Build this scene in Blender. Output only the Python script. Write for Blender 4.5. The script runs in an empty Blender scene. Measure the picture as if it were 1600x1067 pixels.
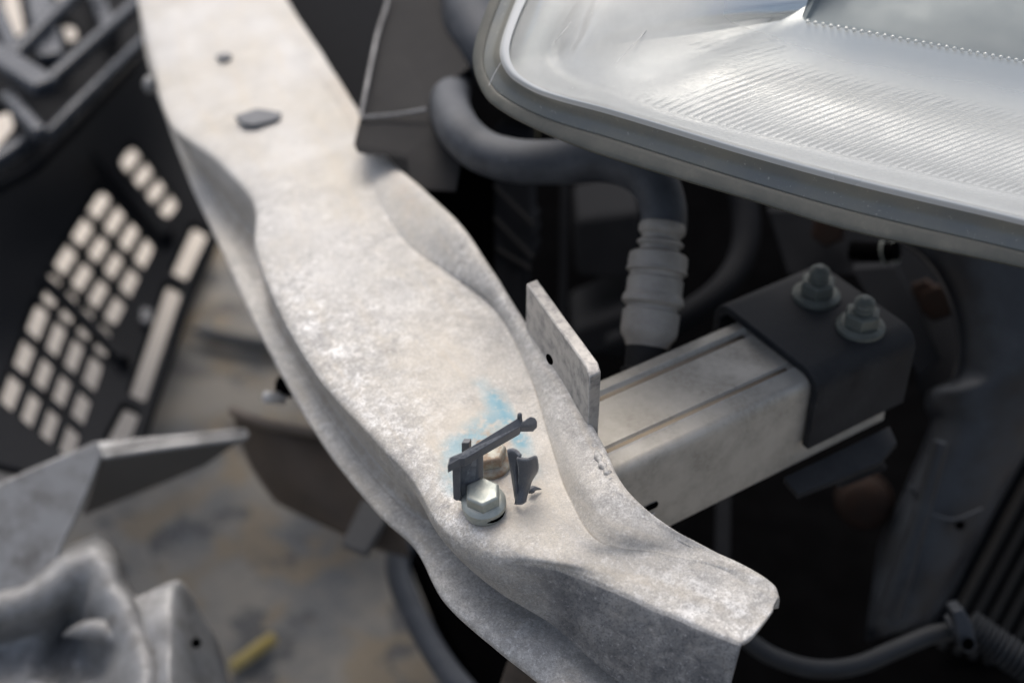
import bpy, bmesh, math, random
from mathutils import Vector, Matrix
random.seed(7)
R_ = math.radians
scene = bpy.context.scene
C = scene.collection

# ------------------------------------------------------------------ camera
CAM = Vector((0, 0, 0.93)); PITCH = R_(38); FPX = 2222.2
cd = bpy.data.cameras.new("camera"); cam = bpy.data.objects.new("camera", cd); C.objects.link(cam)
cam.location = CAM; cam.rotation_euler = (R_(90) - PITCH, 0, 0)
cd.sensor_width = 36; cd.lens = 50; cd.clip_start = 0.02; cd.clip_end = 200
cd.dof.use_dof = True; cd.dof.focus_distance = 0.615; cd.dof.aperture_fstop = 4.2
scene.camera = cam

# ------------------------------------------------------------------ light
SUN_EL, SUN_AZ = R_(60), R_(-14)      # azimuth measured from +Y towards +X
w = bpy.data.worlds.new("World"); scene.world = w; w.use_nodes = True
nt = w.node_tree
bg = nt.nodes["Background"]; bg.inputs[1].default_value = 0.145
sky = nt.nodes.new("ShaderNodeTexSky"); sky.sky_type = 'NISHITA'; sky.sun_disc = False
sky.sun_elevation = SUN_EL; sky.sun_rotation = SUN_AZ
sky.air_density = 1.0; sky.dust_density = 6.0; sky.ozone_density = 0.6
hs = nt.nodes.new("ShaderNodeHueSaturation"); hs.inputs["Saturation"].default_value = 0.74
nt.links.new(sky.outputs[0], hs.inputs["Color"]); nt.links.new(hs.outputs[0], bg.inputs[0])
sl = bpy.data.lights.new("sun", 'SUN'); sl.energy = 1.15; sl.angle = R_(42); sl.color = (1, .965, .92)
so = bpy.data.objects.new("sun", sl); C.objects.link(so)
sd = Vector((math.sin(SUN_AZ) * math.cos(SUN_EL), math.cos(SUN_AZ) * math.cos(SUN_EL), math.sin(SUN_EL)))
so.rotation_euler = sd.to_track_quat('Z', 'Y').to_euler(); so.location = sd * 5
vs = scene.view_settings
vs.view_transform = 'Standard'; vs.look = 'None'; vs.gamma = 1; vs.exposure = 0.22
scene.cycles.use_denoising = True
scene.cycles.max_bounces = 8; scene.cycles.transparent_max_bounces = 16

# ------------------------------------------------------------------ helpers
FW = Vector((0, math.cos(PITCH), -math.sin(PITCH))); UP = Vector((0, math.sin(PITCH), math.cos(PITCH))); RT = Vector((1, 0, 0))
Z = Vector((0, 0, 1))
def ray(px, py): return FW + RT * ((px - 800) / FPX) + UP * ((533.5 - py) / FPX)
def P(px, py, z): r = ray(px, py); return CAM + r * ((z - CAM.z) / r.z)       # sight line met with the level z
def D(px, py, d): return CAM + ray(px, py) * d                                # point at a distance d
def onplane(px, py, q, n): r = ray(px, py); return CAM + r * ((q - CAM).dot(n) / r.dot(n))
def proj(v):
    q = v - CAM; d = q.dot(FW); return (800 + FPX * q.dot(RT) / d, 533.5 - FPX * q.dot(UP) / d)

def link_mesh(name, verts, faces, mat=None, parent=None, smooth=True, bevel=0, seg=2, origin=None, solid=0, sub=0, sharp=None):
    verts = [Vector(v) for v in verts]
    org = origin if origin is not None else sum(verts, Vector()) / len(verts)
    me = bpy.data.meshes.new(name); me.from_pydata([tuple(v - org) for v in verts], [], faces); me.update()
    bm = bmesh.new(); bm.from_mesh(me); bmesh.ops.recalc_face_normals(bm, faces=bm.faces); bm.to_mesh(me); bm.free()
    if smooth: me.polygons.foreach_set("use_smooth", [True] * len(me.polygons))
    return link_data(name, me, org, mat, parent, bevel, seg, solid, sub, sharp)
def link_data(name, me, org, mat=None, parent=None, bevel=0, seg=2, solid=0, sub=0, sharp=None):
    o = bpy.data.objects.new(name, me); C.objects.link(o)
    base = Vector()
    if parent is not None:
        o.parent = parent; pp = parent
        while pp is not None: base += Vector(pp.location); pp = pp.parent
    o.location = org - base
    if mat: me.materials.append(mat)
    if solid:
        m = o.modifiers.new("thickness", 'SOLIDIFY'); m.thickness = solid; m.offset = -1
    if bevel:
        m = o.modifiers.new("bevel", 'BEVEL'); m.width = bevel; m.segments = seg; m.limit_method = 'ANGLE'; m.angle_limit = R_(35)
    if sub:
        m = o.modifiers.new("subdivide", 'SUBSURF'); m.levels = sub; m.render_levels = sub
    if bevel or sharp:
        me.set_sharp_from_angle(angle=R_(sharp or 40))
    return o
def thing(name, loc, label, cat, group=None):
    o = bpy.data.objects.new(name, None); C.objects.link(o); o.location = loc; o.empty_display_size = .02
    return tag(o, label, cat, group)
def tag(o, label, cat, group=None):
    o['label'] = label; o['category'] = cat
    if group: o['group'] = group
    return o

def spline(pts, n):
    """smooth curve through pts (Vectors), n segments per span, chord-length Hermite"""
    k = len(pts); t = [0.0]
    for i in range(1, k): t.append(t[-1] + max((pts[i] - pts[i - 1]).length, 1e-6))
    tan = []
    for i in range(k):
        a, b = max(i - 1, 0), min(i + 1, k - 1); tan.append((pts[b] - pts[a]) / (t[b] - t[a]))
    out = []
    for i in range(k - 1):
        h = t[i + 1] - t[i]
        for j in range(n):
            s = j / n; s2 = s * s; s3 = s2 * s
            out.append(pts[i] * (2*s3 - 3*s2 + 1) + tan[i] * (h * (s3 - 2*s2 + s)) + pts[i+1] * (3*s2 - 2*s3) + tan[i+1] * (h * (s3 - s2)))
    out.append(pts[-1].copy()); return out
def spline2(pts, n): return [(v.x, v.y) for v in spline([Vector((a, b, 0)) for a, b in pts], n)]

def tube_geo(path, rad, seg=14, cap=True):
    n = len(path); rs = rad if isinstance(rad, (list, tuple)) else [rad] * n
    V, Fc = [], []; T0 = (path[1] - path[0]).normalized(); N = T0.orthogonal().normalized()
    for i in range(n):
        T = (path[min(i + 1, n - 1)] - path[max(i - 1, 0)]).normalized()
        N = (N - T * N.dot(T)).normalized(); B = T.cross(N)
        for j in range(seg):
            a = 2 * math.pi * j / seg; V.append(path[i] + (N * math.cos(a) + B * math.sin(a)) * rs[i])
    for i in range(n - 1):
        for j in range(seg):
            a, b = i * seg + j, i * seg + (j + 1) % seg; Fc.append((a, b, b + seg, a + seg))
    if cap: Fc.append(tuple(range(seg - 1, -1, -1))); Fc.append(tuple(range((n - 1) * seg, n * seg)))
    return V, Fc
def tube(name, path, rad, mat, parent=None, seg=14, **k):
    v, f = tube_geo(path, rad, seg); return link_mesh(name, v, f, mat, parent, sharp=50, **k)
def prism(name, pts, vec, mat, parent=None, bevel=.0006, **k):
    n = len(pts); V = [Vector(p) for p in pts] + [Vector(p) + vec for p in pts]
    Fc = [tuple(range(n)), tuple(range(2 * n - 1, n - 1, -1))] + [(i, i + n, (i + 1) % n + n, (i + 1) % n) for i in range(n)]
    return link_mesh(name, V, Fc, mat, parent, bevel=bevel, **k)
def bar_geo(a, b, w, h, up=Z, V=None, Fc=None):
    V = [] if V is None else V; Fc = [] if Fc is None else Fc
    d = (b - a).normalized(); s = d.cross(up).normalized() * (w / 2); u = s.cross(d).normalized() * (h / 2); o = len(V)
    for p in (a, b):
        for x, y in ((-1, -1), (1, -1), (1, 1), (-1, 1)): V.append(p + s * x + u * y)
    Fc += [tuple(o + i for i in q) for q in ((0, 1, 2, 3), (7, 6, 5, 4), (0, 4, 5, 1), (1, 5, 6, 2), (2, 6, 7, 3), (3, 7, 4, 0))]
    return V, Fc
def bar(name, a, b, w, h, mat, parent=None, up=Z, bevel=.0006):
    v, f = bar_geo(a, b, w, h, up); return link_mesh(name, v, f, mat, parent, bevel=bevel)
def lathe_geo(prof, axis, base, seg=28):
    """prof: (height, radius) list along axis from base"""
    axis = axis.normalized(); N = axis.orthogonal().normalized(); B = axis.cross(N); V, Fc = [], []
    for h, r in prof:
        for j in range(seg):
            a = 2 * math.pi * j / seg; V.append(base + axis * h + (N * math.cos(a) + B * math.sin(a)) * r)
    for i in range(len(prof) - 1):
        for j in range(seg):
            a, b = i * seg + j, i * seg + (j + 1) % seg; Fc.append((a, b, b + seg, a + seg))
    Fc.append(tuple(range(seg - 1, -1, -1))); Fc.append(tuple(range((len(prof) - 1) * seg, len(prof) * seg)))
    return V, Fc
def lathe(name, prof, axis, base, mat, parent=None, seg=28, sharp=35, **k):
    v, f = lathe_geo(prof, axis, base, seg); return link_mesh(name, v, f, mat, parent, sharp=sharp, **k)
def hexagon(name, base, axis, r, h, mat, parent=None, rot=0.0, cham=.12):
    axis = axis.normalized(); N = (Vector((1, 0, 0)) - axis * axis.x).normalized(); B = axis.cross(N); V, Fc = [], []
    for hh, rr in ((0, r), (h * .86, r), (h, r * (1 - cham))):
        for j in range(6):
            a = rot + math.pi / 3 * j; V.append(base + axis * hh + (N * math.cos(a) + B * math.sin(a)) * rr)
    for i in range(2):
        for j in range(6):
            a, b = i * 6 + j, i * 6 + (j + 1) % 6; Fc.append((a, b, b + 6, a + 6))
    Fc.append(tuple(range(5, -1, -1))); Fc.append(tuple(range(12, 18)))
    return link_mesh(name, V, Fc, mat, parent, bevel=.0004, seg=2)
def grid_faces(nr, nc): return [(i*nc + j, i*nc + j + 1, (i+1)*nc + j + 1, (i+1)*nc + j) for i in range(nr - 1) for j in range(nc - 1)]

# ------------------------------------------------------------------ materials
def new_mat(name):
    m = bpy.data.materials.new(name); m.use_nodes = True; t = m.node_tree
    return m, t, t.nodes["Principled BSDF"]
def nd(t, typ, **k):
    n = t.nodes.new(typ)
    for a, b in k.items(): setattr(n, a, b)
    return n
def noise(t, vec, scale, detail=5, rough=.55, dist=0):
    n = nd(t, "ShaderNodeTexNoise"); n.inputs["Scale"].default_value = scale; n.inputs["Detail"].default_value = detail
    n.inputs["Roughness"].default_value = rough; n.inputs["Distortion"].default_value = dist
    t.links.new(vec, n.inputs["Vector"]); return n.outputs["Fac"]
def ramp(t, fac, stops):
    r = nd(t, "ShaderNodeValToRGB"); e = r.color_ramp.elements
    while len(e) < len(stops): e.new(.5)
    for x, (p, c) in zip(e, stops):
        x.position = p; x.color = (c, c, c, 1) if isinstance(c, (int, float)) else (*c, 1)
    t.links.new(fac, r.inputs[0]); return r.outputs[0]
def mix(t, fac, a, b, mode='MIX'):
    m = nd(t, "ShaderNodeMix", data_type='RGBA', blend_type=mode)
    for v, s in ((fac, m.inputs[0]), (a, m.inputs[6]), (b, m.inputs[7])):
        if isinstance(v, (int, float)): s.default_value = v
        elif isinstance(v, tuple): s.default_value = (*v, 1)
        else: t.links.new(v, s)
    return m.outputs[2]
def math_(t, op, a, b):
    m = nd(t, "ShaderNodeMath", operation=op)
    for v, s in ((a, m.inputs[0]), (b, m.inputs[1])):
        if isinstance(v, (int, float)): s.default_value = v
        else: t.links.new(v, s)
    return m.outputs[0]
def bump(t, p, h, strength, dist=.001):
    b = nd(t, "ShaderNodeBump"); b.inputs["Strength"].default_value = strength; b.inputs["Distance"].default_value = dist
    t.links.new(h, b.inputs["Height"]); t.links.new(b.outputs[0], p.inputs["Normal"])
def wpos(t): return nd(t, "ShaderNodeNewGeometry").outputs["Position"]
def worn(name, base, dust, amount=.5, scale=60, rough=.5, metal=0, spec=.4, bmp=.15, fine=500, lo=.4, hi=.7, up=0, edge=None):
    """a base colour under patchy dust or wear; up: settled dust on upward faces; edge: (colour, radius) of rubbed edges"""
    m, t, p = new_mat(name); geo = nd(t, "ShaderNodeNewGeometry"); v = geo.outputs["Position"]
    f1 = ramp(t, noise(t, v, scale, 6, .62), [(lo, 0.0), (hi, 1.0)])
    f2 = ramp(t, noise(t, v, fine, 4, .6), [(.35, .45), (.7, 1.0)])
    f = math_(t, 'MULTIPLY', math_(t, 'MULTIPLY', f1, f2), amount)
    if up:
        sx = nd(t, "ShaderNodeSeparateXYZ"); t.links.new(geo.outputs["Normal"], sx.inputs[0])
        u_ = math_(t, 'MULTIPLY', ramp(t, sx.outputs[2], [(.35, 0.0), (.9, up)]), ramp(t, noise(t, v, scale * 1.7, 6, .65), [(.3, .45), (.65, 1.0)]))
        f = math_(t, 'MAXIMUM', f, u_)
    c = mix(t, f, base, dust)
    if edge:
        bv = nd(t, "ShaderNodeBevel", samples=6); bv.inputs["Radius"].default_value = edge[1]
        dt = nd(t, "ShaderNodeVectorMath", operation='DOT_PRODUCT'); t.links.new(bv.outputs[0], dt.inputs[0]); t.links.new(geo.outputs["True Normal"], dt.inputs[1])
        e_ = math_(t, 'MULTIPLY', ramp(t, dt.outputs["Value"], [(.80, 1.0), (.985, 0.0)]), ramp(t, noise(t, v, 350, 5, .7), [(.38, .1), (.58, .9)]))
        c = mix(t, e_, c, edge[0])
    t.links.new(c, p.inputs["Base Color"])
    t.links.new(math_(t, 'ADD', math_(t, 'MULTIPLY', f, .35), rough), p.inputs["Roughness"])
    p.inputs["Metallic"].default_value = metal; p.inputs["Specular IOR Level"].default_value = spec
    if bmp: bump(t, p, noise(t, v, fine * 1.2, 3), bmp, .0004)
    return m

def attr(t, n): return nd(t, "ShaderNodeAttribute", attribute_name=n).outputs["Fac"]
def alu_mat():
    m, t, p = new_mat("oxidised_aluminium"); v = wpos(t)
    flow = nd(t, "ShaderNodeAttribute", attribute_name="flow").outputs["Vector"]
    soft, scuff, grime_shade = attr(t, "soft"), attr(t, "scuff"), attr(t, "grime_shade")
    mul = lambda a, b: math_(t, 'MULTIPLY', a, b)
    big = noise(t, v, 16, 5, .55); reg = ramp(t, noise(t, v, 24, 4, .6), [(.38, .25), (.62, 1.0)])
    rough_amt = mul(reg, math_(t, 'SUBTRACT', 1.0, mul(soft, .75)))
    c = mix(t, ramp(t, big, [(.38, 0.0), (.62, 1.0)]), (.55, .54, .52), (.475, .447, .395))
    mot = noise(t, v, 62, 9, .68, .9)
    c = mix(t, mul(ramp(t, mot, [(.42, 0.0), (.60, .95)]), rough_amt), c, (.36, .355, .345))
    wht = noise(t, v, 105, 7, .7, .5)
    c = mix(t, mul(ramp(t, wht, [(.50, 0.0), (.60, .9)]), math_(t, 'ADD', mul(scuff, .85), mul(rough_amt, .5))), c, (.80, .80, .79))
    c = mix(t, mul(mul(ramp(t, noise(t, v, 150, 5, .7, .8), [(.55, 0.0), (.63, .9)]), rough_amt), math_(t, 'ADD', mul(scuff, .9), .40)), c, (.22, .22, .225))
    fin = noise(t, v, 480, 4, .7)
    c = mix(t, mul(ramp(t, fin, [(.36, .6), (.52, 0.0)]), rough_amt), c, (.34, .335, .33))
    gr = noise(t, v, 1150, 3, .75); gr2 = noise(t, v, 760, 4, .8, .4)
    dst = mul(attr(t, "dust"), ramp(t, noise(t, v, 45, 5, .6), [(.30, .55), (.55, 1.0)]))
    gamt = mul(math_(t, 'SUBTRACT', 1.0, mul(soft, .7)), math_(t, 'SUBTRACT', 1.0, mul(dst, .72)))
    c = mix(t, mul(ramp(t, noise(t, v, 33, 7, .7, .8), [(.50, 0.0), (.62, .6)]), math_(t, 'SUBTRACT', 1.0, mul(soft, .6))), c, (.40, .395, .385))   # grey oxide patches
    c = mix(t, mul(dst, .75), c, (.515, .475, .41))
    c = mix(t, mul(gamt, ramp(t, gr, [(.42, .75), (.52, 0.0)])), c, (.29, .285, .275))
    c = mix(t, mul(gamt, ramp(t, gr2, [(.56, 0.0), (.64, .65)])), c, (.80, .795, .785))
    c = mix(t, mul(mul(gamt, reg), ramp(t, gr2, [(.30, .8), (.38, 0.0)])), c, (.16, .16, .165))
    g3 = noise(t, v, 240, 6, .78, .6)
    c = mix(t, mul(mul(gamt, ramp(t, g3, [(.53, 0.0), (.60, .75)])), math_(t, 'ADD', mul(reg, .38), mul(scuff, .6))), c, (.80, .79, .775))
    c = mix(t, mul(mul(gamt, ramp(t, g3, [(.38, .75), (.45, 0.0)])), reg), c, (.27, .265, .26))
    mp = nd(t, "ShaderNodeMapping"); mp.inputs["Scale"].default_value = (1, .10, 1); t.links.new(flow, mp.inputs[0])
    c = mix(t, ramp(t, noise(t, mp.outputs[0], 95, 5, .6, .3), [(.52, 0.0), (.68, .30)]), c, (.50, .44, .35))      # lengthwise run-off streaks
    c = mix(t, ramp(t, noise(t, mp.outputs[0], 240, 3, .6), [(.58, 0.0), (.66, .22)]), c, (.42, .42, .42))
    c = mix(t, mul(grime_shade, ramp(t, noise(t, v, 90, 6, .65), [(.32, .15), (.60, .85)])), c, (.27, .235, .19))
    sc = attr(t, "scrape_shade")
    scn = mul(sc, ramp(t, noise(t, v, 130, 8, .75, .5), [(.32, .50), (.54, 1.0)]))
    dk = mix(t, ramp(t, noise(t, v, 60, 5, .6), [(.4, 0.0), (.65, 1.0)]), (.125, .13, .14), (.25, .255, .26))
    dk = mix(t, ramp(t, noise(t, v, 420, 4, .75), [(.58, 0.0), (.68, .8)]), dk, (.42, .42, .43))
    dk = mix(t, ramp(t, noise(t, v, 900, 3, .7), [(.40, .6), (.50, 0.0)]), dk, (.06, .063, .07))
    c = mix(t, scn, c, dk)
    c = mix(t, mul(attr(t, "paint"), ramp(t, noise(t, v, 130, 6, .7), [(.36, .10), (.50, 1.0)])), c, (.17, .34, .42))
    c = mix(t, mul(attr(t, "rust"), ramp(t, noise(t, v, 240, 5, .7), [(.44, 0.0), (.62, .7)])), c, (.42, .27, .15))
    t.links.new(c, p.inputs["Base Color"])
    p.inputs["Metallic"].default_value = .08; p.inputs["Specular IOR Level"].default_value = .35
    t.links.new(ramp(t, mot, [(.35, .48), (.65, .70)]), p.inputs["Roughness"])
    h = math_(t, 'ADD', math_(t, 'ADD', mul(fin, .5), mul(gr2, .45)), math_(t, 'ADD', mul(mot, 1.0), mul(mul(sc, noise(t, v, 170, 6, .7)), 2.2))); bump(t, p, mul(h, math_(t, 'SUBTRACT', 1.0, mul(soft, .6))), .35, .0007)
    return m
ALU = alu_mat()
ALU_TAB = worn("scratched_aluminium", (.44, .425, .405), (.16, .16, .165), .8, 130, .5, .35, .5, .5, 600, .42, .62, edge=((.70, .70, .69), .0010))
ALU_CUT = worn("cut_aluminium_edge", (.66, .66, .66), (.30, .30, .30), .7, 220, .38, .5, .5, .4, 900)
RAIL = worn("dull_extruded_aluminium", (.49, .47, .425), (.27, .245, .205), .65, 42, .45, .35, .5, .2, 420, .40, .60, edge=((.60, .59, .57), .0020))
RAIL_DIRT = worn("brown_dirt_line", (.33, .27, .20), (.46, .41, .34), .6, 60, .7, 0, .3, .2, 400)
GREY_CAST = worn("grey_cast_metal", (.265, .27, .275), (.085, .08, .075), .95, 60, .5, .3, .5, .3, 300, edge=((.50, .50, .50), .0014))
DARK_CAST = worn("dark_grey_metal", (.10, .10, .10), (.18, .17, .16), .4, 50, .6, .2, .3, .2, 300)
BLACK_PL = worn("black_plastic", (.008, .009, .0115), (.022, .023, .025), .45, 45, .6, 0, .06, .1, 500, up=.5)
DARK_PL = worn("dusty_charcoal_plastic", (.016, .0165, .018), (.055, .053, .052), .5, 35, .62, 0, .12, .1, 600, up=.6)
DEEP = worn("deep_shade_black", (.0018, .0018, .002), (.005, .005, .0055), .4, 40, .8, 0, .0, .0, 500)  # blacker than plastic: the engine bay's shade is put into the colour
CLIP = worn("slate_grey_plastic", (.085, .094, .110), (.20, .205, .21), .5, 160, .36, 0, .4, .25, 900, edge=((.30, .31, .32), .0007))
RUBBER = worn("dusty_sheen_black_rubber", (.030, .035, .045), (.125, .135, .15), .75, 55, .48, 0, .45, .15, 700, up=.7)  # the dust tone also carries the rubber's bluish highlights
BRACKET = worn("black_painted_steel", (.009, .011, .015), (.055, .056, .058), .7, 40, .5, 0, .2, .25, 500, up=.75, edge=((.07, .07, .075), .0012))
LEG = worn("blue_black_painted_steel", (.009, .011, .016), (.050, .061, .075), .8, 38, .42, 0, .5, .3, 420, up=.7)  # blue-grey sheen of the leg put into the dust tone
ZINC = worn("zinc_plated_steel", (.46, .48, .44), (.26, .32, .32), .8, 170, .42, .65, .5, .25, 600, edge=((.36, .25, .15), .0008))
ZINC_RUST = worn("rusting_zinc_steel", (.38, .38, .33), (.27, .14, .07), .8, 150, .55, .3, .4, .3, 500, .42, .58, edge=((.30, .20, .12), .0008))
ZINC_DULL = worn("dull_green_zinc", (.155, .17, .155), (.075, .075, .065), .7, 90, .5, .3, .4, .2, 400)
RUST = worn("rusty_steel", (.014, .008, .006), (.034, .016, .010), .6, 120, .75, 0, .2, .4, 400)
CABLE = worn("black_cable_sheath", (.010, .012, .015), (.045, .050, .056), .6, 55, .5, 0, .3, .15, 700, up=.5)
CONNECT = worn("dirty_grey_plastic", (.36, .335, .30), (.16, .145, .125), .6, 70, .4, 0, .4, .15, 400)
BROWN = worn("mud_brown_sheet", (.085, .065, .050), (.045, .042, .038), .7, 30, .6, 0, .3, .2, 250)
PALE = worn("pale_beige", (.52, .475, .42), (.40, .37, .335), .5, 25, .6, 0, .3, .0, 200)
GLOSS = worn("glossy_grey_blue_plastic", (.035, .042, .055), (.12, .13, .15), .4, 60, .22, 0, .6, .0, 400)
YELLOW = worn("yellow_wood", (.40, .31, .10), (.50, .44, .26), .6, 120, .6, 0, .3, .2, 400)
PUTTY = worn("silver_sealant", (.50, .50, .50), (.34, .34, .34), .5, 200, .4, .3, .5, .4, 700)

def chrome_mat(name, col, rough, metal):
    m, t, p = new_mat(name); v = wpos(t)
    p.inputs["Base Color"].default_value = (*col, 1); p.inputs["Metallic"].default_value = metal
    t.links.new(ramp(t, noise(t, v, 40, 4), [(.3, rough * .85), (.7, rough * 1.25)]), p.inputs["Roughness"]); return m
CHROME = chrome_mat("lamp_reflector_silver", (.90, .90, .89), .40, .80)
CHROME_S = chrome_mat("smooth_lamp_chrome", (.86, .87, .88), .12, .95)
BOWL = chrome_mat("shaded_lamp_bowl", (.15, .18, .20), .5, .05)  # dark reflection in the bowl put into this grey-blue
def rim_mat():
    m, t, p = new_mat("hazed_lamp_edge"); v = wpos(t)
    c = mix(t, ramp(t, noise(t, v, 45, 5), [(.35, 0.0), (.65, 1.0)]), (.145, .157, .155), (.20, .20, .172))
    c = mix(t, ramp(t, noise(t, v, 500, 4, .7), [(.62, 0.0), (.72, .6)]), c, (.46, .45, .40))
    t.links.new(c, p.inputs["Base Color"]); p.inputs["Roughness"].default_value = .28
    p.inputs["Coat Weight"].default_value = .4; p.inputs["Coat Roughness"].default_value = .15
    p.inputs["Transmission Weight"].default_value = .0
    return m
RIM = rim_mat()
def olive_mat():
    m = worn("yellowed_lamp_flange", (.070, .074, .064), (.16, .155, .13), .6, 70, .38, 0, .5, .1, 500); return m
OLIVE = olive_mat()
def lens_mat():
    m, t, p = new_mat("clear_lamp_lens"); out = t.nodes["Material Output"]; v = wpos(t)
    hz = attr(t, "haze")
    tr = nd(t, "ShaderNodeBsdfTransparent"); tr.inputs[0].default_value = (.95, .975, .955, 1)
    gl = nd(t, "ShaderNodeBsdfGlossy"); gl.inputs["Roughness"].default_value = .06
    df = nd(t, "ShaderNodeBsdfDiffuse"); df.inputs[0].default_value = (.85, .85, .80, 1)
    fr = nd(t, "ShaderNodeFresnel"); fr.inputs[0].default_value = 1.5
    a = nd(t, "ShaderNodeMixShader"); t.links.new(fr.outputs[0], a.inputs[0]); t.links.new(tr.outputs[0], a.inputs[1]); t.links.new(gl.outputs[0], a.inputs[2])
    b = nd(t, "ShaderNodeMixShader")
    haze = math_(t, 'MULTIPLY', hz, ramp(t, noise(t, v, 30, 6, .6), [(.3, .85), (.7, 1.1)]))
    sp = ramp(t, noise(t, v, 600, 2, .5), [(.77, 0.0), (.81, .4)])
    t.links.new(math_(t, 'ADD', haze, sp), b.inputs[0])
    t.links.new(a.outputs[0], b.inputs[1]); t.links.new(df.outputs[0], b.inputs[2]); t.links.new(b.outputs[0], out.inputs[0]); return m
LENS = lens_mat()
def ground_mat():
    m, t, p = new_mat("stained_concrete"); v = wpos(t)
    c = mix(t, ramp(t, noise(t, v, 8, 6, .6), [(.42, 0.0), (.56, 1.0)]), (.115, .122, .13), (.225, .212, .188))
    c = mix(t, ramp(t, noise(t, v, 13, 5, .6, .5), [(.50, 0.0), (.58, .75)]), c, (.215, .17, .11))
    c = mix(t, ramp(t, noise(t, v, 17, 4, .6), [(.54, 0.0), (.60, .85)]), c, (.055, .060, .070))
    c = mix(t, ramp(t, noise(t, v, 260, 4), [(.45, 0.0), (.7, .35)]), c, (.30, .29, .27))
    t.links.new(c, p.inputs["Base Color"]); p.inputs["Roughness"].default_value = .8
    bump(t, p, noise(t, v, 200, 5), .3, .002); return m
GROUND = ground_mat()

# ------------------------------------------------------------------ setting
g = link_mesh("ground", [(-60, -60, 0), (60, -60, 0), (60, 60, 0), (-60, 60, 0)], [(0, 1, 2, 3)], GROUND, smooth=False)
g['kind'] = 'structure'

# ------------------------------------------------------------------ bumper beam
beam = thing("bumper_beam", P(750, 760, .46), "long pale corroded aluminium bumper beam with an upright tab, running across the whole picture", "bumper beam")
# stations along the beam: E front edge of the top, T1 T2 top, K foot of the rear lip, L top of the lip, F underside of the front roll, R lower rim
ST = [
 #  E                 T1               T2               K                L                F                R
 ((206,-150,.492), (262,-155,.500), (318,-160,.502), (352,-152,.503), (366,-148,.5045), (210,-140,.47), (212,-80,.452)),
 ((216,0,.492),    (290,-5,.501),   (365,-8,.503),   (416,2,.504),    (441,0,.505),    (222,20,.47),   (228,80,.452)),
 ((240,105,.492),  (320,100,.500),  (410,92,.503),   (474,90,.504),   (501,95,.5055),   (256,135,.47),  (264,193,.451)),
 ((268,195,.492),  (365,185,.499),  (470,180,.502),  (535,180,.504),  (558,185,.506),  (300,228,.47),  (298,285,.450)),
 ((340,252,.492),  (420,250,.498),  (510,245,.501),  (566,248,.504),  (594,243,.507),  (356,282,.472), (326,345,.450)),
 ((397,318,.492),  (460,318,.498),  (545,315,.500),  (598,328,.501),  (655,298,.513),  (395,345,.474), (357,413,.449)),
 ((400,388,.492),  (475,385,.498),  (570,378,.500),  (640,384,.500),  (706,348,.515),  (404,420,.472), (392,490,.449)),
 ((434,478,.492),  (520,465,.498),  (620,450,.500),  (706,432,.501),  (755,420,.512),  (444,515,.470), (440,582,.449)),
 ((495,585,.491),  (590,558,.498),  (690,525,.500),  (772,482,.501),  (798,490,.508),  (515,635,.466), (508,695,.449)),
 ((585,685,.491),  (670,653,.498),  (760,618,.500),  (828,588,.503),  (858,575,.510),  (602,722,.467), (590,797,.449)),
 ((645,748,.490),  (718,728,.497),  (800,700,.499),  (860,690,.502),  (925,690,.512),  (660,785,.472), (648,850,.448)),
 ((692,822,.489),  (762,808,.495),  (832,790,.497),  (890,776,.500),  (960,760,.511),  (707,862,.472), (694,934,.446)),
 ((770,874,.488),  (830,865,.494),  (890,852,.496),  (938,846,.499),  (1022,817,.5045), (780,925,.470), (768,1002,.444)),
 ((880,893,.489),  (930,890,.493),  (985,880,.495),  (1040,866,.497), (1092,858,.4975), (858,972,.459), (833,1054,.438)),
 ((1000,945,.488), (1040,928,.491), (1090,906,.493), (1132,892,.494), (1166,890,.495), (955,1056,.450), (933,1132,.430)),
 ((1090,982,.487), (1122,964,.489), (1154,944,.491), (1182,928,.492), (1203,916,.493), (1060,1120,.444), (1033,1210,.420)),
 ((1157,1009,.486),(1178,989,.488), (1197,968,.489), (1208,953,.490), (1213,938,.491), (1128,1150,.438), (1098,1260,.412)),
]
prof = []
ns = len(ST)
cols3 = [[P(*s[i]) for s in ST] for i in range(7)]
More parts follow.
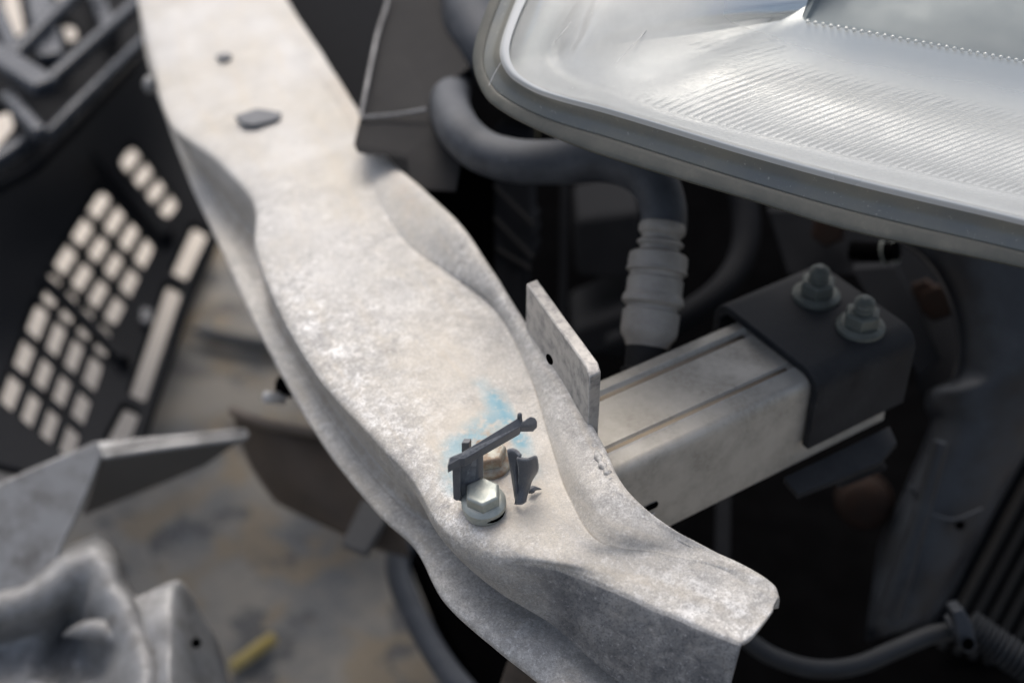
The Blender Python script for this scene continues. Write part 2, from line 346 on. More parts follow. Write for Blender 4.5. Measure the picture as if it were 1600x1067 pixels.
for k in range(ns):
    E, T1, T2, K, L, F_, Rm = [cols3[i][k] for i in range(7)]
    rear = (L - E); rear.z = 0; rear.normalize()
    if k < 10:
        base = E + rear * .005; base.z = Rm.z + .009
        d_ = (base - Rm).dot(rear)
        if d_ < .0115: base += rear * (.0115 - d_)
        F_ = base; G = Rm + rear * max(.0105, d_ * .75); G.z = Rm.z + .0025
        M = E.lerp(F_, .42) - rear * (.0012 if k > 4 else .003)
    else:
        G = Rm + rear * (.020 if k == 10 else .032); G.z = Rm.z + .004
        M = E.lerp(F_, .5) - rear * .0022
    E2 = E.lerp(T1, .22) + Z * .0012
    R2 = Rm + rear * .008 + Z * .0022
    Rb = Rm - Z * .004 + rear * .001; Rbb = Rb + rear * .030
    lipk = K.lerp(L, .42 if k in (10, 11, 12) else .55); lipk += -rear * .001 + Z * ({9: .0006, 10: .0018, 11: .0032, 12: .0024}.get(k, 0))
    Lr = L + rear * .0045 - Z * .0005; Lb = L + rear * .006 - Z * .012; Lbb = Lb - Z * .04
    if k >= 14: Lb = L + rear * .003 - Z * .003; Lbb = L + rear*.0032 - Z * .008; Lr = L + rear * .0022 - Z * .0006
    Fm, Fp, Em = F_.lerp(G, .12), F_.lerp(M, .14), E.lerp(M, .28) - rear * .0006
    Km, Kp = (K.lerp(T2, .04), K.lerp(lipk, .07)) if 5 <= k <= 8 else (K.lerp(T2, .08), K.lerp(lipk, .14))
    prof.append([Rbb, Rb, Rm, R2, G, Fm, F_, Fp, M, Em, E, E2, T1, T2, Km, K, Kp, lipk, L, Lr, Lb, Lbb])
NP = len(prof[0])
SUBA = 16
rows = list(zip(*[spline([prof[k][i] for k in range(ns)], SUBA) for i in range(NP)]))
SUBB = 6
V = []
for r in rows: V += spline(list(r), SUBB)
NCs = (NP - 1) * SUBB + 1
from mathutils import noise as mnoise
V = [v + Z * (.0011 * mnoise.noise(v * 28) + .0005 * mnoise.noise(v * 80)) for v in V]
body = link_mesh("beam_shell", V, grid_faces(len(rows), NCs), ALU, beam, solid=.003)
def cap(px, py, ax, ay, bx, by):
    dx, dy = bx - ax, by - ay; t = max(0, min(1, ((px - ax) * dx + (py - ay) * dy) / (dx * dx + dy * dy)))
    return math.hypot(px - ax - t * dx, py - ay - t * dy)
def sm(a, b, x): t = max(0, min(1, (x - a) / (b - a))); return t * t * (3 - 2 * t)
for n in ("scrape_shade", "paint", "rust", "soft", "scuff", "grime_shade", "dust"): body.data.attributes.new(n, 'FLOAT', 'POINT')
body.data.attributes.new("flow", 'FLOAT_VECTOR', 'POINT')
AT = {n: body.data.attributes[n] for n in ("scrape_shade", "paint", "rust", "soft", "scuff", "grime_shade", "dust")}; FL = body.data.attributes["flow"]
along = [0.0]
for r in range(1, len(rows)): along.append(along[-1] + (V[r * NCs + 12 * SUBB] - V[(r - 1) * NCs + 12 * SUBB]).length)
for i, v in enumerate(V):
    x, y = proj(v)
    r, j = i // NCs, (i % NCs) / SUBB
    across = (v - V[r * NCs + 12 * SUBB]).length * (1 if j > 12 else -1)
    FL.data[i].vector = (across, along[r], 0)
    wob = .25 * mnoise.noise(v * 60)
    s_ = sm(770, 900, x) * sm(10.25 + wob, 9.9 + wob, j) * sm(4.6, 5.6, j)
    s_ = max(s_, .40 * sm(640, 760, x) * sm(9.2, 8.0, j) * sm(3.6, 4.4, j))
    s_ = max(s_, .75 * sm(660, 740, x) * sm(3.1, 4.0, j) * sm(6.2, 5.4, j))  # shade on the shelf under the roll, painted in as dark metal
    AT["scrape_shade"].data[i].value = s_
    AT["soft"].data[i].value = sm(430, 230, y)
    AT["scuff"].data[i].value = max(math.exp(-((j - 11.1) / 1.0) ** 2) * sm(400, 500, y) * (1 - .5 * sm(800, 900, y)), .75 * sm(900, 960, x) * sm(10, 10.6, j) * sm(14.5, 12.5, j))
    AT["dust"].data[i].value = max(1 - sm(40, 150, cap(x, y, 745, 690, 815, 760)), .7 * (1 - sm(30, 120, cap(x, y, 700, 560, 800, 660))), .55 * (1 - sm(20, 90, cap(x, y, 850, 850, 1000, 880)))) * (1 - .8 * sm(11.8, 10.8, j))
    AT["grime_shade"].data[i].value = max(.8 * math.exp(-((j - 4.6) / .9) ** 2), .85 * math.exp(-((j - 15) / .28) ** 2) * sm(320, 400, y) * sm(900, 860, y), .45 * math.exp(-((j - 7.5) / 1.2) ** 2) * sm(380, 320, y))  # dirt in the hollows, darkened further to paint shade in groove and crease
    AT["paint"].data[i].value = max(.95 * (1 - sm(4, 20, cap(x, y, 772, 622, 815, 690))), .75 * (1 - sm(4, 32, cap(x, y, 715, 700, 775, 655))), .55 * (1 - sm(3, 24, cap(x, y, 704, 700, 706, 760))), .35 * (1 - sm(3, 18, cap(x, y, 750, 600, 772, 625))), .45 * (1 - sm(3, 24, cap(x, y, 815, 690, 828, 735))))
    AT["rust"].data[i].value = max(.8 * (1 - sm(18, 52, math.hypot(x - 760, y - 700))), .35 * (1 - sm(35, 60, math.hypot(x - 757, y - 785))), .3 * (1 - sm(2, 26, cap(x, y, 525, 130, 650, 330))))
# upright tab at the rear edge
tn = P(918, 575, .543); t0 = P(821, 446, .541)
tq = [t0 - Z * 0 , tn, tn - Z * .062, P(822, 530, .503) - Z * .015]
tvec = Vector((.0052, .0036, 0))
tab_pts = [P(822, 443, .541), P(836, 462, .541), P(868, 507, .5415), P(893, 541, .5425), P(917, 574, .543), P(921, 590, .541), P(919, 640, .520), P(917, 700, .500), P(900, 705, .492), P(850, 610, .492), P(821, 540, .494)]
tab = prism("upright_tab", tab_pts, tvec, ALU_TAB, beam, bevel=.0008)
hp = P(862, 560, .531); nrm = tvec.normalized()
lathe("tab_hole", [(0, .0026), (.0002, .0026), (.0003, .0018), (.0006, .0018)], -nrm, hp - nrm * .0011, DEEP, beam, seg=20)
# weld smear below the tab
wp = spline([P(928, 692, .510), P(938, 722, .5115), P(950, 740, .511), P(958, 758, .509)], 5)
link_mesh("weld_smear", *tube_geo(wp, [.0008 + .0007 * (1 + math.sin(i * 2.1)) for i in range(len(wp))], 8), ALU, beam)
# dark plastic pads left in the slots of the top
for (q, zz) in (([(367,186),(402,174),(440,180),(437,190),(398,200),(380,198)], .5015), ([(337,92),(352,87),(363,90),(360,96),(346,98)], .5018)):
    prism("slot_plug", [P(x, y, zz) for x, y in q], Z * .0022, CLIP, beam, bevel=.0006)
link_mesh("edge_nub", *lathe_geo([(0, .006), (.006, .006), (.008, .003)], Vector((-.8, -.3, .2)), P(243, 133, .47), 12), GREY_CAST, beam)

# bolts in the beam
def surf_up(px, py, z): return P(px, py, z)
AX = Vector((-.05, -.13, .99)).normalized()
def flange_bolt(px, py, z, m, rot, lbl):
    b = surf_up(px, py, z); e = bpy.data.objects.new("flange_bolt", None); C.objects.link(e); e.parent = beam
    e.location = b - Vector(beam.location); e['label'] = lbl; e.empty_display_size = .01
    def at(o): return o
    lathe("bolt_flange", [(-.004, .0092), (.0, .0097), (.0012, .0097), (.0019, .0090), (.0030, .0074)], AX, b, m, e, 36)
    hexagon("bolt_head", b + AX * .0024, AX, .0079, .0062, m, e, rot)
    return e
flange_bolt(756, 786, .4992, ZINC, .52, "clean pale zinc bolt at the front")
flange_bolt(765, 721, .4995, ZINC_RUST, .2, "rust-stained bolt behind the plastic clip")
prism("bolt_slot", [P(763 + 27 * math.cos(q * math.pi / 12), 795 + 22.5 * math.sin(q * math.pi / 12), .4962) for q in range(24)], Z * .0014, DEEP, beam, bevel=0)

# ------------------------------------------------------------------ broken plastic clip on the beam
clip = thing("broken_clip", P(727, 785, .5), "broken slate-grey plastic clip shaped like a bent bar, leaning over the two bolts", "plastic clip")
b0, b1, b2 = P(700, 722, .526), P(812, 660, .522), P(838, 662, .514)
dv = (b1 - b0).normalized(); dn = Vector((dv.y, -dv.x, 0)).normalized()
prism("clip_bar", [P(699, 727, .526), P(702, 714, .527), P(722, 706, .527), P(811, 651, .524), P(817, 655, .522), P(812, 667, .5215), P(726, 716, .5255), P(718, 716, .5255)], -Z * .0046, CLIP, clip, bevel=.0004)
prism("clip_tip", [P(808, 655, .5235), P(815, 658, .522), P(828, 650, .519), P(837, 652, .518), P(840, 659, .5165), P(833, 666, .516), P(813, 666, .5215)], -Z * .0035, CLIP, clip, bevel=.0006)
prism("clip_leg", [P(708, 720, .5235), P(720, 716, .5245), P(747, 700, .5245), P(748, 776, .499), P(741, 783, .4975), P(722, 785, .4975), P(712, 780, .4985)], Vector((.0022, .0035, 0)), CLIP, clip, bevel=.0004)
prism("clip_leg_edge", [P(706, 722, .524), P(719, 716, .5255), P(720, 778, .5005), P(714, 783, .4985), P(708, 779, .4995)], Vector((.0004, .0016, 0)), CLIP, clip, bevel=.0003)
prism("clip_stub", [P(721, 692, .512), P(733, 692, .512), P(733, 716, .503), P(721, 716, .503)], Vector((.001, .003, 0)), CLIP, clip, bevel=.0003)
link_mesh("clip_peg", *lathe_geo([(0, .0012), (.003, .0010), (.0036, .0004)], Z, P(812, 655, .5225), 10), CLIP, clip)

shard = thing("plastic_shard", P(812, 788, .4985), "torn folded slate-grey plastic shard standing right of the bolts", "plastic shard")
def sheetb(name, rows_, mat, parent, th=.0012): return sheet(name, [[(x, y, z + .06) for x, y, z in r] for r in rows_], mat, parent, th, rough_=.0022)
def sheet(name, rows_, mat, parent, th=.0012, n=5, m=5, rough_=0):
    rr = [spline([P(*q) for q in r], m) for r in rows_]
    cc = list(zip(*[spline([rr[k][i] for k in range(len(rr))], n) for i in range(len(rr[0]))]))
    cc = [list(x) for x in zip(*[spline([rr[k][i] for k in range(len(rr))], n) for i in range(len(rr[0]))])]
    vv = [v for r in cc for v in r]
    if rough_: vv = [v + Vector((mnoise.noise(v * 45), mnoise.noise(v * 45 + Vector((9, 0, 0))), mnoise.noise(v * 60 + Vector((0, 9, 0))))) * rough_ + Vector((0, 0, 1)) * (rough_ * .7 * (abs(mnoise.noise(v * 95)) - .2)) for v in vv]
    return link_mesh(name, vv, grid_faces(len(cc), len(cc[0])), mat, parent, solid=th, bevel=0)
sheet("shard_back", [[(792, 704, .523), (802, 702, .524), (812, 712, .523)], [(797, 735, .512), (804, 735, .514), (812, 740, .511)], [(805, 786, .4975), (808, 787, .4985), (812, 787, .4985)]], CLIP, shard)
sheet("shard_fold", [[(809, 713, .522), (822, 715, .5225), (836, 711, .5195)], [(811, 738, .513), (824, 737, .514), (838, 732, .511)], [(810, 765, .5035), (817, 762, .5055), (828, 750, .506)], [(807, 788, .4985), (812, 788, .4995), (819, 783, .4995)]], CLIP, shard)
link_mesh("shard_crumb", *tube_geo(spline([P(826, 770, .4995), P(834, 763, .5005), P(846, 764, .4995)], 4), [.0004, .0012, .0015, .0017, .0014, .0010, .0007, .0005, .0002], 6), CLIP, shard)

# ------------------------------------------------------------------ crash rail behind the beam
rail = thing("crash_rail", P(1080, 720, .45), "dull grey extruded aluminium rail with lengthwise grooves, running from the beam to the black bracket", "crash rail")
ZR = .494
N0, N1 = P(957, 742, ZR), P(1266, 596, ZR); F0, F1 = P(933, 590, ZR), P(1157, 495, ZR)
ad = ((N1 - N0).normalized() + (F1 - F0).normalized()).normalized()
cw = F1 - N1; wid = (cw - ad * cw.dot(ad)); WR = wid.length; cwn = wid.normalized()
def rail_pt(s, wv, h): return N1 + ad * s + cwn * wv + Z * h
HR = .056
g1, g2, gw, gd = WR * .24, WR * .80, .0021, .0016
secr = [(.004, -HR), (.0, -HR + .003), (.0, -.0065), (.0006, -.0036), (.002, -.0013), (.0045, -.0002), (g1 - gw - .0016, .0002), (g1 - gw - .0004, .0009), (g1 - gw + .0006, -gd * .6), (g1 - gw + .0014, -gd), (g1 + gw, -gd), (g1 + gw + .0008, -.0002), (g1 + gw + .003, -.0001),
        (WR * .52, -.0007), (g2 - gw - .003, -.0001), (g2 - gw - .0008, -.0002), (g2 - gw, -gd), (g2 + gw - .0014, -gd), (g2 + gw - .0006, -gd * .6), (g2 + gw + .0004, .0009), (g2 + gw + .0016, .0002), (WR - .003, -.0002), (WR - .0008, -.0018), (WR, -.005), (WR, -HR + .003), (WR - .004, -HR)]
ss = [-.165, -.10, -.05, -.001, .03, .06]
V = [rail_pt(s, a, b) for s in ss for a, b in secr]; nc = len(secr)
Fc = [(i*nc + j, i*nc + (j+1) % nc, (i+1)*nc + (j+1) % nc, (i+1)*nc + j) for i in range(len(ss) - 1) for j in range(nc)]
Fc += [tuple(range(nc)), tuple(range(len(ss)*nc - 1, (len(ss)-1)*nc - 1, -1))]
link_mesh("rail_body", V, Fc, RAIL, rail, bevel=0, sharp=40)
for wv in (g1, g2):
    a = rail_pt(-.15, wv, -gd - .0001); b = rail_pt(-.002, wv, -gd - .0001)
    bar("groove_dirt", a, b, .0036, .0006, RAIL_DIRT, rail, bevel=0)
sp = onplane(1012, 793, N1, cwn)
prism("side_slot", [sp + ad*x + Z*y - cwn*.0004 for x, y in ((-.006, -.0018), (.005, -.0018), (.006, .0), (.005, .0018), (-.006, .0018), (-.007, 0))], -cwn * .0003, DEEP, rail, bevel=0)
prism("slot_lip", [sp + ad*x + Z*(y - .0055) - cwn*.0004 for x, y in ((-.008, -.002), (.003, -.002), (.004, .001), (-.008, .001))], -cwn * .0008, ALU_CUT, rail, bevel=.0003)

# black saddle bracket
br = thing("saddle_bracket", rail_pt(.05, WR*.5, -.03), "black painted steel saddle bracket with two nuts, clamped over the end of the aluminium rail", "bracket")
TB = .0045; rb = .011
def arc(cx, cy, r, a0, a1, n): return [(cx + r * math.cos(R_(a0 + (a1 - a0) * i / n)), cy + r * math.sin(R_(a0 + (a1 - a0) * i / n))) for i in range(n + 1)]
g_ = .0012
outer = [(-g_ - TB, -.040)] + arc(-g_ - TB + rb, g_ + TB - rb, rb, 180, 90, 6) + arc(WR + g_ + TB - rb + .008, g_ + TB - rb, rb, 90, 0, 6) + [(WR + g_ + TB + .008, -.030)]
inner = [(WR + g_ + .008, -.030), (WR + g_ + .008, g_ - .005), (WR + g_ + .003, g_), (.005, g_), (.0018, g_ - .0012), (-.0004, g_ - .0035), (-g_, g_ - .007), (-g_, -.040)]
sec = outer + inner; nc = len(sec); ss = [.0, .066]
V = [rail_pt(s, a, b) for s in ss for a, b in sec]
Fc = [(j, (j+1) % nc, nc + (j+1) % nc, nc + j) for j in range(nc)]
for off in (0, nc):
    no = len(outer)
    Fc += [(off, off + 1, off + nc - 2, off + nc - 1)]
    Fc += [tuple(off + i for i in range(1, no - 1)) + tuple(off + i for i in range(no + 1, nc - 1))]
    Fc += [(off + no - 2, off + no - 1, off + no, off + no + 1)]
link_mesh("saddle", V, Fc, BRACKET, br, bevel=.0006, sharp=30)
def nut(px, py, lab):
    top = P(px, py, ZR + g_ + TB); e = bpy.data.objects.new("flange_nut", None); C.objects.link(e); e.parent = br; e.location = top - Vector(br.location); e.empty_display_size = .01
    lathe("nut_washer", [(0, .0122), (.0018, .0122), (.0036, .0100)], Z, top, ZINC_DULL, e, 32)
    hexagon("nut_body", top + Z * .003, Z, .0092, .0078, ZINC_DULL, e, .3, .16)
    lathe("nut_stud", [(.009, .0052), (.0125, .0052), (.013, .0046), (.0145, .0052), (.0155, .0046), (.0165, .0050), (.0175, .0040), (.019, .0022)], Z, top, ZINC_DULL, e, 20)
nut(1275, 463, ""); nut(1344, 512, "")
lp = thing("lower_bracket_plate", P(1300, 740, .43), "small blue-black steel plate under the far end of the aluminium rail", "steel plate")
prism("plate_blade", [P(1224, 745, .437), P(1247, 772, .434), P(1375, 722, .434), P(1402, 690, .437), P(1390, 665, .440)], -Z * .004, BRACKET, lp, bevel=.0008)
prism("plate_web", [P(1300, 742, .430), P(1372, 716, .430), P(1382, 735, .395), P(1310, 765, .395)], Vector((.002, .003, 0)), BRACKET, lp, bevel=.0006)

# ------------------------------------------------------------------ headlamp
q0 = P(1000, 258, .60); u = P(1600, 418, .60) - P(847, 206, .60); u.z = 0; u.normalize()
rearh = Vector((-u.y, u.x, 0)); 
if rearh.y < 0: rearh = -rearh
vv_ = (rearh * math.cos(R_(34)) + Z * math.sin(R_(34))).normalized(); hn = u.cross(vv_).normalized()
if hn.z < 0: hn = -hn
def HL(px, py, h): return onplane(px, py, q0 + hn * h, hn)
lamp = thing("headlamp", HL(1200, 200, -.03), "large clear car headlamp with hazed lens edge and ribbed silver reflector, top right", "headlamp")
cO = [(805,-90),(774,-20),(747,51),(739,90),(745,125),(768,162),(845,206),(955,248),(1170,313),(1331,362),(1600,420),(1850,485)]
cV = [(820,-90),(789,-20),(762,51),(754,93),(760,122),(782,150),(855,187),(955,218),(1170,285),(1338,333),(1600,395),(1850,460)]
cW = [(836,-90),(804,-20),(780,45),(770,84),(776,110),(796,135),(852,164),(955,195),(1170,261),(1342,309),(1600,369),(1850,434)]
cH = [(850,-90),(820,-20),(797,35),(786,75),(790,100),(806,121),(848,144),(955,173),(1170,237),(1345,284),(1600,345),(1850,410)]
cL = [(950,-90),(915,-20),(880,35),(866,68),(868,92),(885,110),(925,130),(1020,167),(1200,214),(1350,250),(1600,306),(1850,365)]
cB = [(1290,-90),(1275,-40),(1262,0),(1257,15),(1254,25),(1256,31),(1262,34),(1300,41),(1400,60),(1480,75),(1600,97),(1850,143)]
SUBH = 10
def curve(c, h): 
    hh = h if callable(h) else (lambda i: h)
    pp = spline2(c, SUBH); return [HL(x, y, hh(i)) for i, (x, y) in enumerate(pp)]
def loft(name, curves, mat, parent, n=4, **k):
    cc = [list(x) for x in zip(*[spline([c[i] for c in curves], n) for i in range(len(curves[0]))])]
    return link_mesh(name, [v for r in cc for v in r], grid_faces(len(cc), len(cc[0])), mat, parent, **k)
loft("lens_flange", [curve(cO, -.010), curve(cO, -.001), [a.lerp(b, .08) + hn*.0006 for a, b in zip(curve(cO, 0), curve(cV, 0))], curve(cV, .0012), [a.lerp(b, .12) - hn * .0008 for a, b in zip(curve(cV, .0012), curve(cW, .003))]], OLIVE, lamp, n=4, solid=.002)
loft("lens_rim", [curve(cV, .0006), curve(cW, .0035), [a.lerp(b, .6) for a, b in zip(curve(cW, .006), curve(cH, .008))], curve(cH, .010), [a.lerp(b, .06) for a, b in zip(curve(cH, .0105), curve(cL, .0105))]], RIM, lamp, n=5, solid=.0025)
loft("lens_highlight_edge", [[a.lerp(b, .68) for a, b in zip(curve(cW, .0085), curve(cH, .0108))], curve(cH, .0122), [a.lerp(b, .12) for a, b in zip(curve(cH, .0125), curve(cL, .0125))]], chrome_mat("painted_lens_highlight", (.58, .60, .60), .30, .1), lamp, n=4)  # highlight along the lens edge painted as a pale strip
# lens dome
far = (1700, -420)
def dome(t):
    pp = spline2(cH, SUBH); return [HL(x + (far[0] - x) * t, y + (far[1] - y) * t, .0105 + .028 * (1 - (1 - t) ** 2)) for x, y in pp]
lc = loft("lens_cover", [dome(t) for t in (0, .08, .2, .4, .65, .9)], LENS, lamp, n=4)
ha = lc.data.attributes.new("haze", 'FLOAT', 'POINT')      # weathered haze, also graded to whiten the lower lens and darken reflections above
for i, vt in enumerate(lc.data.vertices):
    hx, hy = proj(vt.co + lc.location + lamp.location)
    ha.data[i].value = .72 - .66 * sm(190, 20, hy - (hx - 1250) * .16) * sm(1000, 1330, hx) - .30 * sm(70, 15, hy) * sm(1060, 1160, hx) * sm(1300, 1240, hx) - .38 * sm(70, 40, hy - 50 + (hx - 795) * .25) * sm(930, 840, hx)
for k, q in enumerate([((893, 34), (880, 50), (866, 66)), ((783, 98), (772, 116), (764, 134)), ((1010, 48), (985, 74), (962, 100))]):
    tube("lens_scratch", [HL(x, y, (.0135 if k != 1 else .009) + (.006 if k in (0, 2) else 0)) for x, y in q], .00016, ALU_CUT, lamp, 5)
# reflector: ledge, sloping silver field, bead edge, shaded bowl
loft("reflector_ledge", [curve(cH, .0085), [a.lerp(b, .15) for a, b in zip(curve(cH, .004), curve(cL, .004))], [a.lerp(b, .85) for a, b in zip(curve(cH, .001), curve(cL, .001))], curve(cL, -.002), curve(cL, -.006)], CHROME, lamp, n=4)
def fld(t, dip=.010):
    return [a.lerp(b, t) - hn * dip * math.sin(math.pi * t) for a, b in zip(curve(cL, -.006), curve(cB, -.020))]
loft("reflector_field", [fld(t) for t in (0, .06, .15, .3, .5, .75, 1)], CHROME, lamp, n=4)
bw = lambda q: min(1, max(.06, (q - 52) / 22))
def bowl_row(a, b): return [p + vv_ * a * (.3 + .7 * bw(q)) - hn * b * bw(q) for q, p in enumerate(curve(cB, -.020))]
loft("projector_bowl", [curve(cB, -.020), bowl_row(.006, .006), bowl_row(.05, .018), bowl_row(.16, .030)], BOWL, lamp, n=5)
# chrome sweep in the upper left of the lamp
sw = [[(870,-90),(850,-20),(828,40),(812,82),(806,100)], [(900,-90),(890,-10),(880,30),(868,66),(850,92)], [(990,-90),(960,-30),(940,10),(925,50),(905,78)], [(1080,-90),(1060,-20),(1040,20),(1010,50),(985,66)], [(1200,-90),(1180,-30),(1150,10),(1110,40),(1075,55)], [(1330,-90),(1300,-40),(1264,-2),(1258,14),(1250,28)]]
hs_ = [.004, -.006, .004, -.004, -.012, -.0190]
loft("chrome_sweep", [[HL(x, y, h - (i > 11) * .0004 * (i - 11)) for i, (x, y) in enumerate(spline2(r, 5))] for r, h in zip(sw, hs_)], CHROME_S, lamp, n=6)
# ribs on the silver field (one part each) and the row of beads
def field_at(px, py):
    # point of the silver field under a pixel: intersect with the lofted field by search along t at nearest column
    best = None
    for i in range(58, len(FC[0])):
        for k in range(len(FC) - 1):
            pass
    return best
lowc = spline2(cL, SUBH); botc = spline2(cB, SUBH)
def fieldpx(x, y):
    """height of field above lamp plane at a pixel, from its fraction between the ledge and bead lines"""
    yl = yb = None
    for (xa, ya), (xb, yb_) in zip(lowc[60:], lowc[61:]):
        if xa <= x <= xb: yl = ya + (yb_ - ya) * (x - xa) / (xb - xa); break
    for (xa, ya), (xb, yb_) in zip(botc[60:], botc[61:]):
        if xa <= x <= xb: yb = ya + (yb_ - ya) * (x - xa) / (xb - xa); break
    if yl is None: return None
    if yb is None: yb = 34
    t = max(0, min(1, (yl - y) / max(yl - yb, 1))); return -.006 - .014 * t - .010 * math.sin(math.pi * t)
RIBM = chrome_mat('rib_silver', (.88, .88, .87), .55, .5)
x = 930.0
while x < 1640:
    yl = None
    for (xa, ya), (xb, yb_) in zip(lowc[60:], lowc[61:]):
        if xa <= x <= xb: yl = ya + (yb_ - ya) * (x - xa) / (xb - xa); break
    if yl is None: x += 12.6; continue
    path, rr = [], []
    Lr_ = 250 - 40 * random.random()
    for i in range(9):
        f = i / 8; px, py = x + Lr_ * f, yl - 2 - Lr_ * (.46 * f - .10 * f * f)
        h = fieldpx(px, py)
        if h is None or px > 1840: break
        path.append(HL(px, py, h + .0001)); rr.append(.00048 * (1 - .8 * f))
    if len(path) > 2:
        v, f = tube_geo(path, rr, 5); link_mesh("reflector_rib", v, f, RIBM, lamp)
    x += 12.8
sph = None
for i in range(30):
    f = i / 29; px, py = 1262 + (1612 - 1262) * f, 34 + (99 - 34) * f
    q = HL(px, py, -.0185)
    if sph is None:
        bm = bmesh.new(); bmesh.ops.create_icosphere(bm, subdivisions=1, radius=.0011); sph = bpy.data.meshes.new("bead"); bm.to_mesh(sph); bm.free()
        sph.polygons.foreach_set("use_smooth", [True] * len(sph.polygons)); sph.materials.append(chrome_mat("bead_silver", (.95, .95, .93), .2, .3))
    o = bpy.data.objects.new("bead", sph); C.objects.link(o); o.parent = lamp; o.location = q - Vector(lamp.location)
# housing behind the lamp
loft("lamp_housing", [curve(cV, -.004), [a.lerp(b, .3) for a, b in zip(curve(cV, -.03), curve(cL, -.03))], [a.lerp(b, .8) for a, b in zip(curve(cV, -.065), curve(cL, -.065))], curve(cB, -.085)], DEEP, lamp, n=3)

# ------------------------------------------------------------------ hoses
h1 = thing("coolant_hose", D(800, 250, 0.765), "thick dusty black rubber hose curving under the left corner of the headlamp", "hose")
tube("hose_body", spline([D(712, 118, 0.900), D(702, 158, 0.845), D(718, 205, 0.785), (D(752, 236, 0.775)), D(805, 252, 0.765), D(870, 254, 0.760), D(940, 250, 0.750), D(992, 262, 0.740), D(1026, 292, 0.733), D(1037, 330, 0.730), D(1036, 362, 0.729)], 6), [.0120] * 61, RUBBER, h1, 22)
cn = thing("hose_connector", D(1010, 540, 0.720), "ringed dirty grey plastic connector hanging upright below the black rubber hose", "hose connector")
ctop, cbot = D(1036, 348, 0.727), D(1008, 565, 0.720); cax = (cbot - ctop); clen = cax.length
kx = .725 / 2222
cprof = [(.0, 30), (.01, 35), (.03, 37), (.07, 37), (.085, 35), (.10, 31), (.125, 30), (.135, 34), (.15, 37), (.165, 36), (.18, 31), (.205, 31), (.225, 42), (.24, 46), (.30, 47), (.335, 46.5), (.345, 48), (.36, 48), (.37, 43), (.40, 41), (.415, 44), (.52, 44), (.535, 47), (.56, 48.5), (.585, 48.5), (.60, 45), (.615, 40), (.64, 40), (.65, 45), (.78, 45), (.82, 43), (.86, 37), (.90, 33)]
lathe("connector_body", [(f * clen, r * kx) for f, r in cprof], cax, ctop, CONNECT, cn, 30, sharp=35)
lathe("connector_tail", [(.88 * clen, 33 * kx), (1.05 * clen, 31 * kx), (1.06 * clen, 36 * kx), (1.3 * clen, 34 * kx)], cax, ctop, DARK_PL, cn, 24)
h2 = thing("upper_hose", D(735, 20, .88), "short bulging black hose behind the left edge of the headlamp", "hose")
tube("hose_body", spline([D(742, -90, .93), D(735, -10, .90), D(742, 40, .885), D(790, 110, .87), D(850, 150, .89)], 6), .0185, RUBBER, h2, 22)
h3 = thing("loop_hose", D(1150, 400, .95), "faint thick black hose looping down in the dark behind the grey connector", "hose")
tube("hose_body", spline([D(1140, 250, .96), D(1165, 330, .95), D(1160, 400, .94), D(1120, 460, .93), D(1040, 510, .94), D(960, 540, .97)], 6), .009, BLACK_PL, h3, 18)

# ------------------------------------------------------------------ air guide and radiator parts
ag = thing("air_guide", D(640, 180, .84), "dusty charcoal plastic air guide sheet with a folded flap, beside the beam", "air guide")
prism("guide_sheet", [D(x, y, d) for x, y, d in ((616,-60,.93),(604,10,.90),(591,50,.885),(580,100,.865),(572,140,.85),(564,181,.84),(620,177,.835),(668,168,.83),(690,140,.84),(735,105,.86),(716,72,.87),(702,35,.885),(700,-60,.93))], Vector((-.0022, .0022, -.0005)), DARK_PL, ag, bevel=.0004)
prism("guide_flap", [D(x, y, d) for x, y, d in ((562,187,.838),(620,182,.833),(667,174,.828),(700,215,.815),(720,250,.808),(712,300,.80),(642,296,.80),(636,250,.805),(600,243,.806),(572,242,.806),(558,238,.807),(553,226,.81))], Vector((.0006, .0022, .0016)), DARK_PL, ag, bevel=.0005)
tube("guide_edge", spline([D(609, -20, .898), D(604, 10, .893), D(591, 50, .878), D(580, 100, .858), D(572, 140, .843), D(564, 181, .833)], 3), .0011, GREY_CAST, ag, 6)  # pale tubes paint the light caught along the sheet edges
tube("guide_edge", spline([D(564, 184, .831), D(620, 179, .826), D(666, 171, .821)], 3), .0011, GREY_CAST, ag, 6)
tube("guide_edge", [D(642, 250, .831), D(645, 275, .834), D(648, 300, .837)], .0009, GREY_CAST, ag, 6)
rp = thing("radiator_cover", D(520, 100, 1.05), "plain dark charcoal panel between the beam and the air guide", "panel")
prism("panel_sheet", [D(x, y, d) for x, y, d in ((380,-90,1.16),(720,-90,1.12),(720,330,.98),(600,330,.98),(520,200,1.03))], Vector((0, .004, .002)), BLACK_PL, rp)
tk = thing("radiator_tank", D(740, 450, .90), "black plastic radiator end tank with slanted ridges, below the rubber hose", "radiator tank")
prism("tank_face", [D(x, y, d) for x, y, d in ((655,240,.90),(772,268,.885),(772,640,.87),(640,640,.88),(640,300,.90))], Vector((.0, .04, .0)), DEEP, tk, bevel=.002)
prism("tank_flange", [D(x, y, d) for x, y, d in ((773,200,.875),(829,205,.88),(829,335,.872),(836,345,.872),(833,358,.872),(837,368,.872),(832,380,.872),(836,392,.872),(833,404,.872),(828,416,.872),(820,424,.872),(818,640,.868),(771,640,.862))], Vector((.004, .012, 0)), BLACK_PL, tk, bevel=.0008)
for (x0, y0, x1, y1) in ((772,290,834,352),(772,340,832,402),(776,388,828,420)):
    tube("tank_ridge", [D(x0, y0, .869), D(x1, y1, .868)], .0011, DARK_PL, tk, 6)
bar("tank_rail", D(883, 250, .93), D(876, 640, .90), .0055, .006, BLACK_PL, tk)
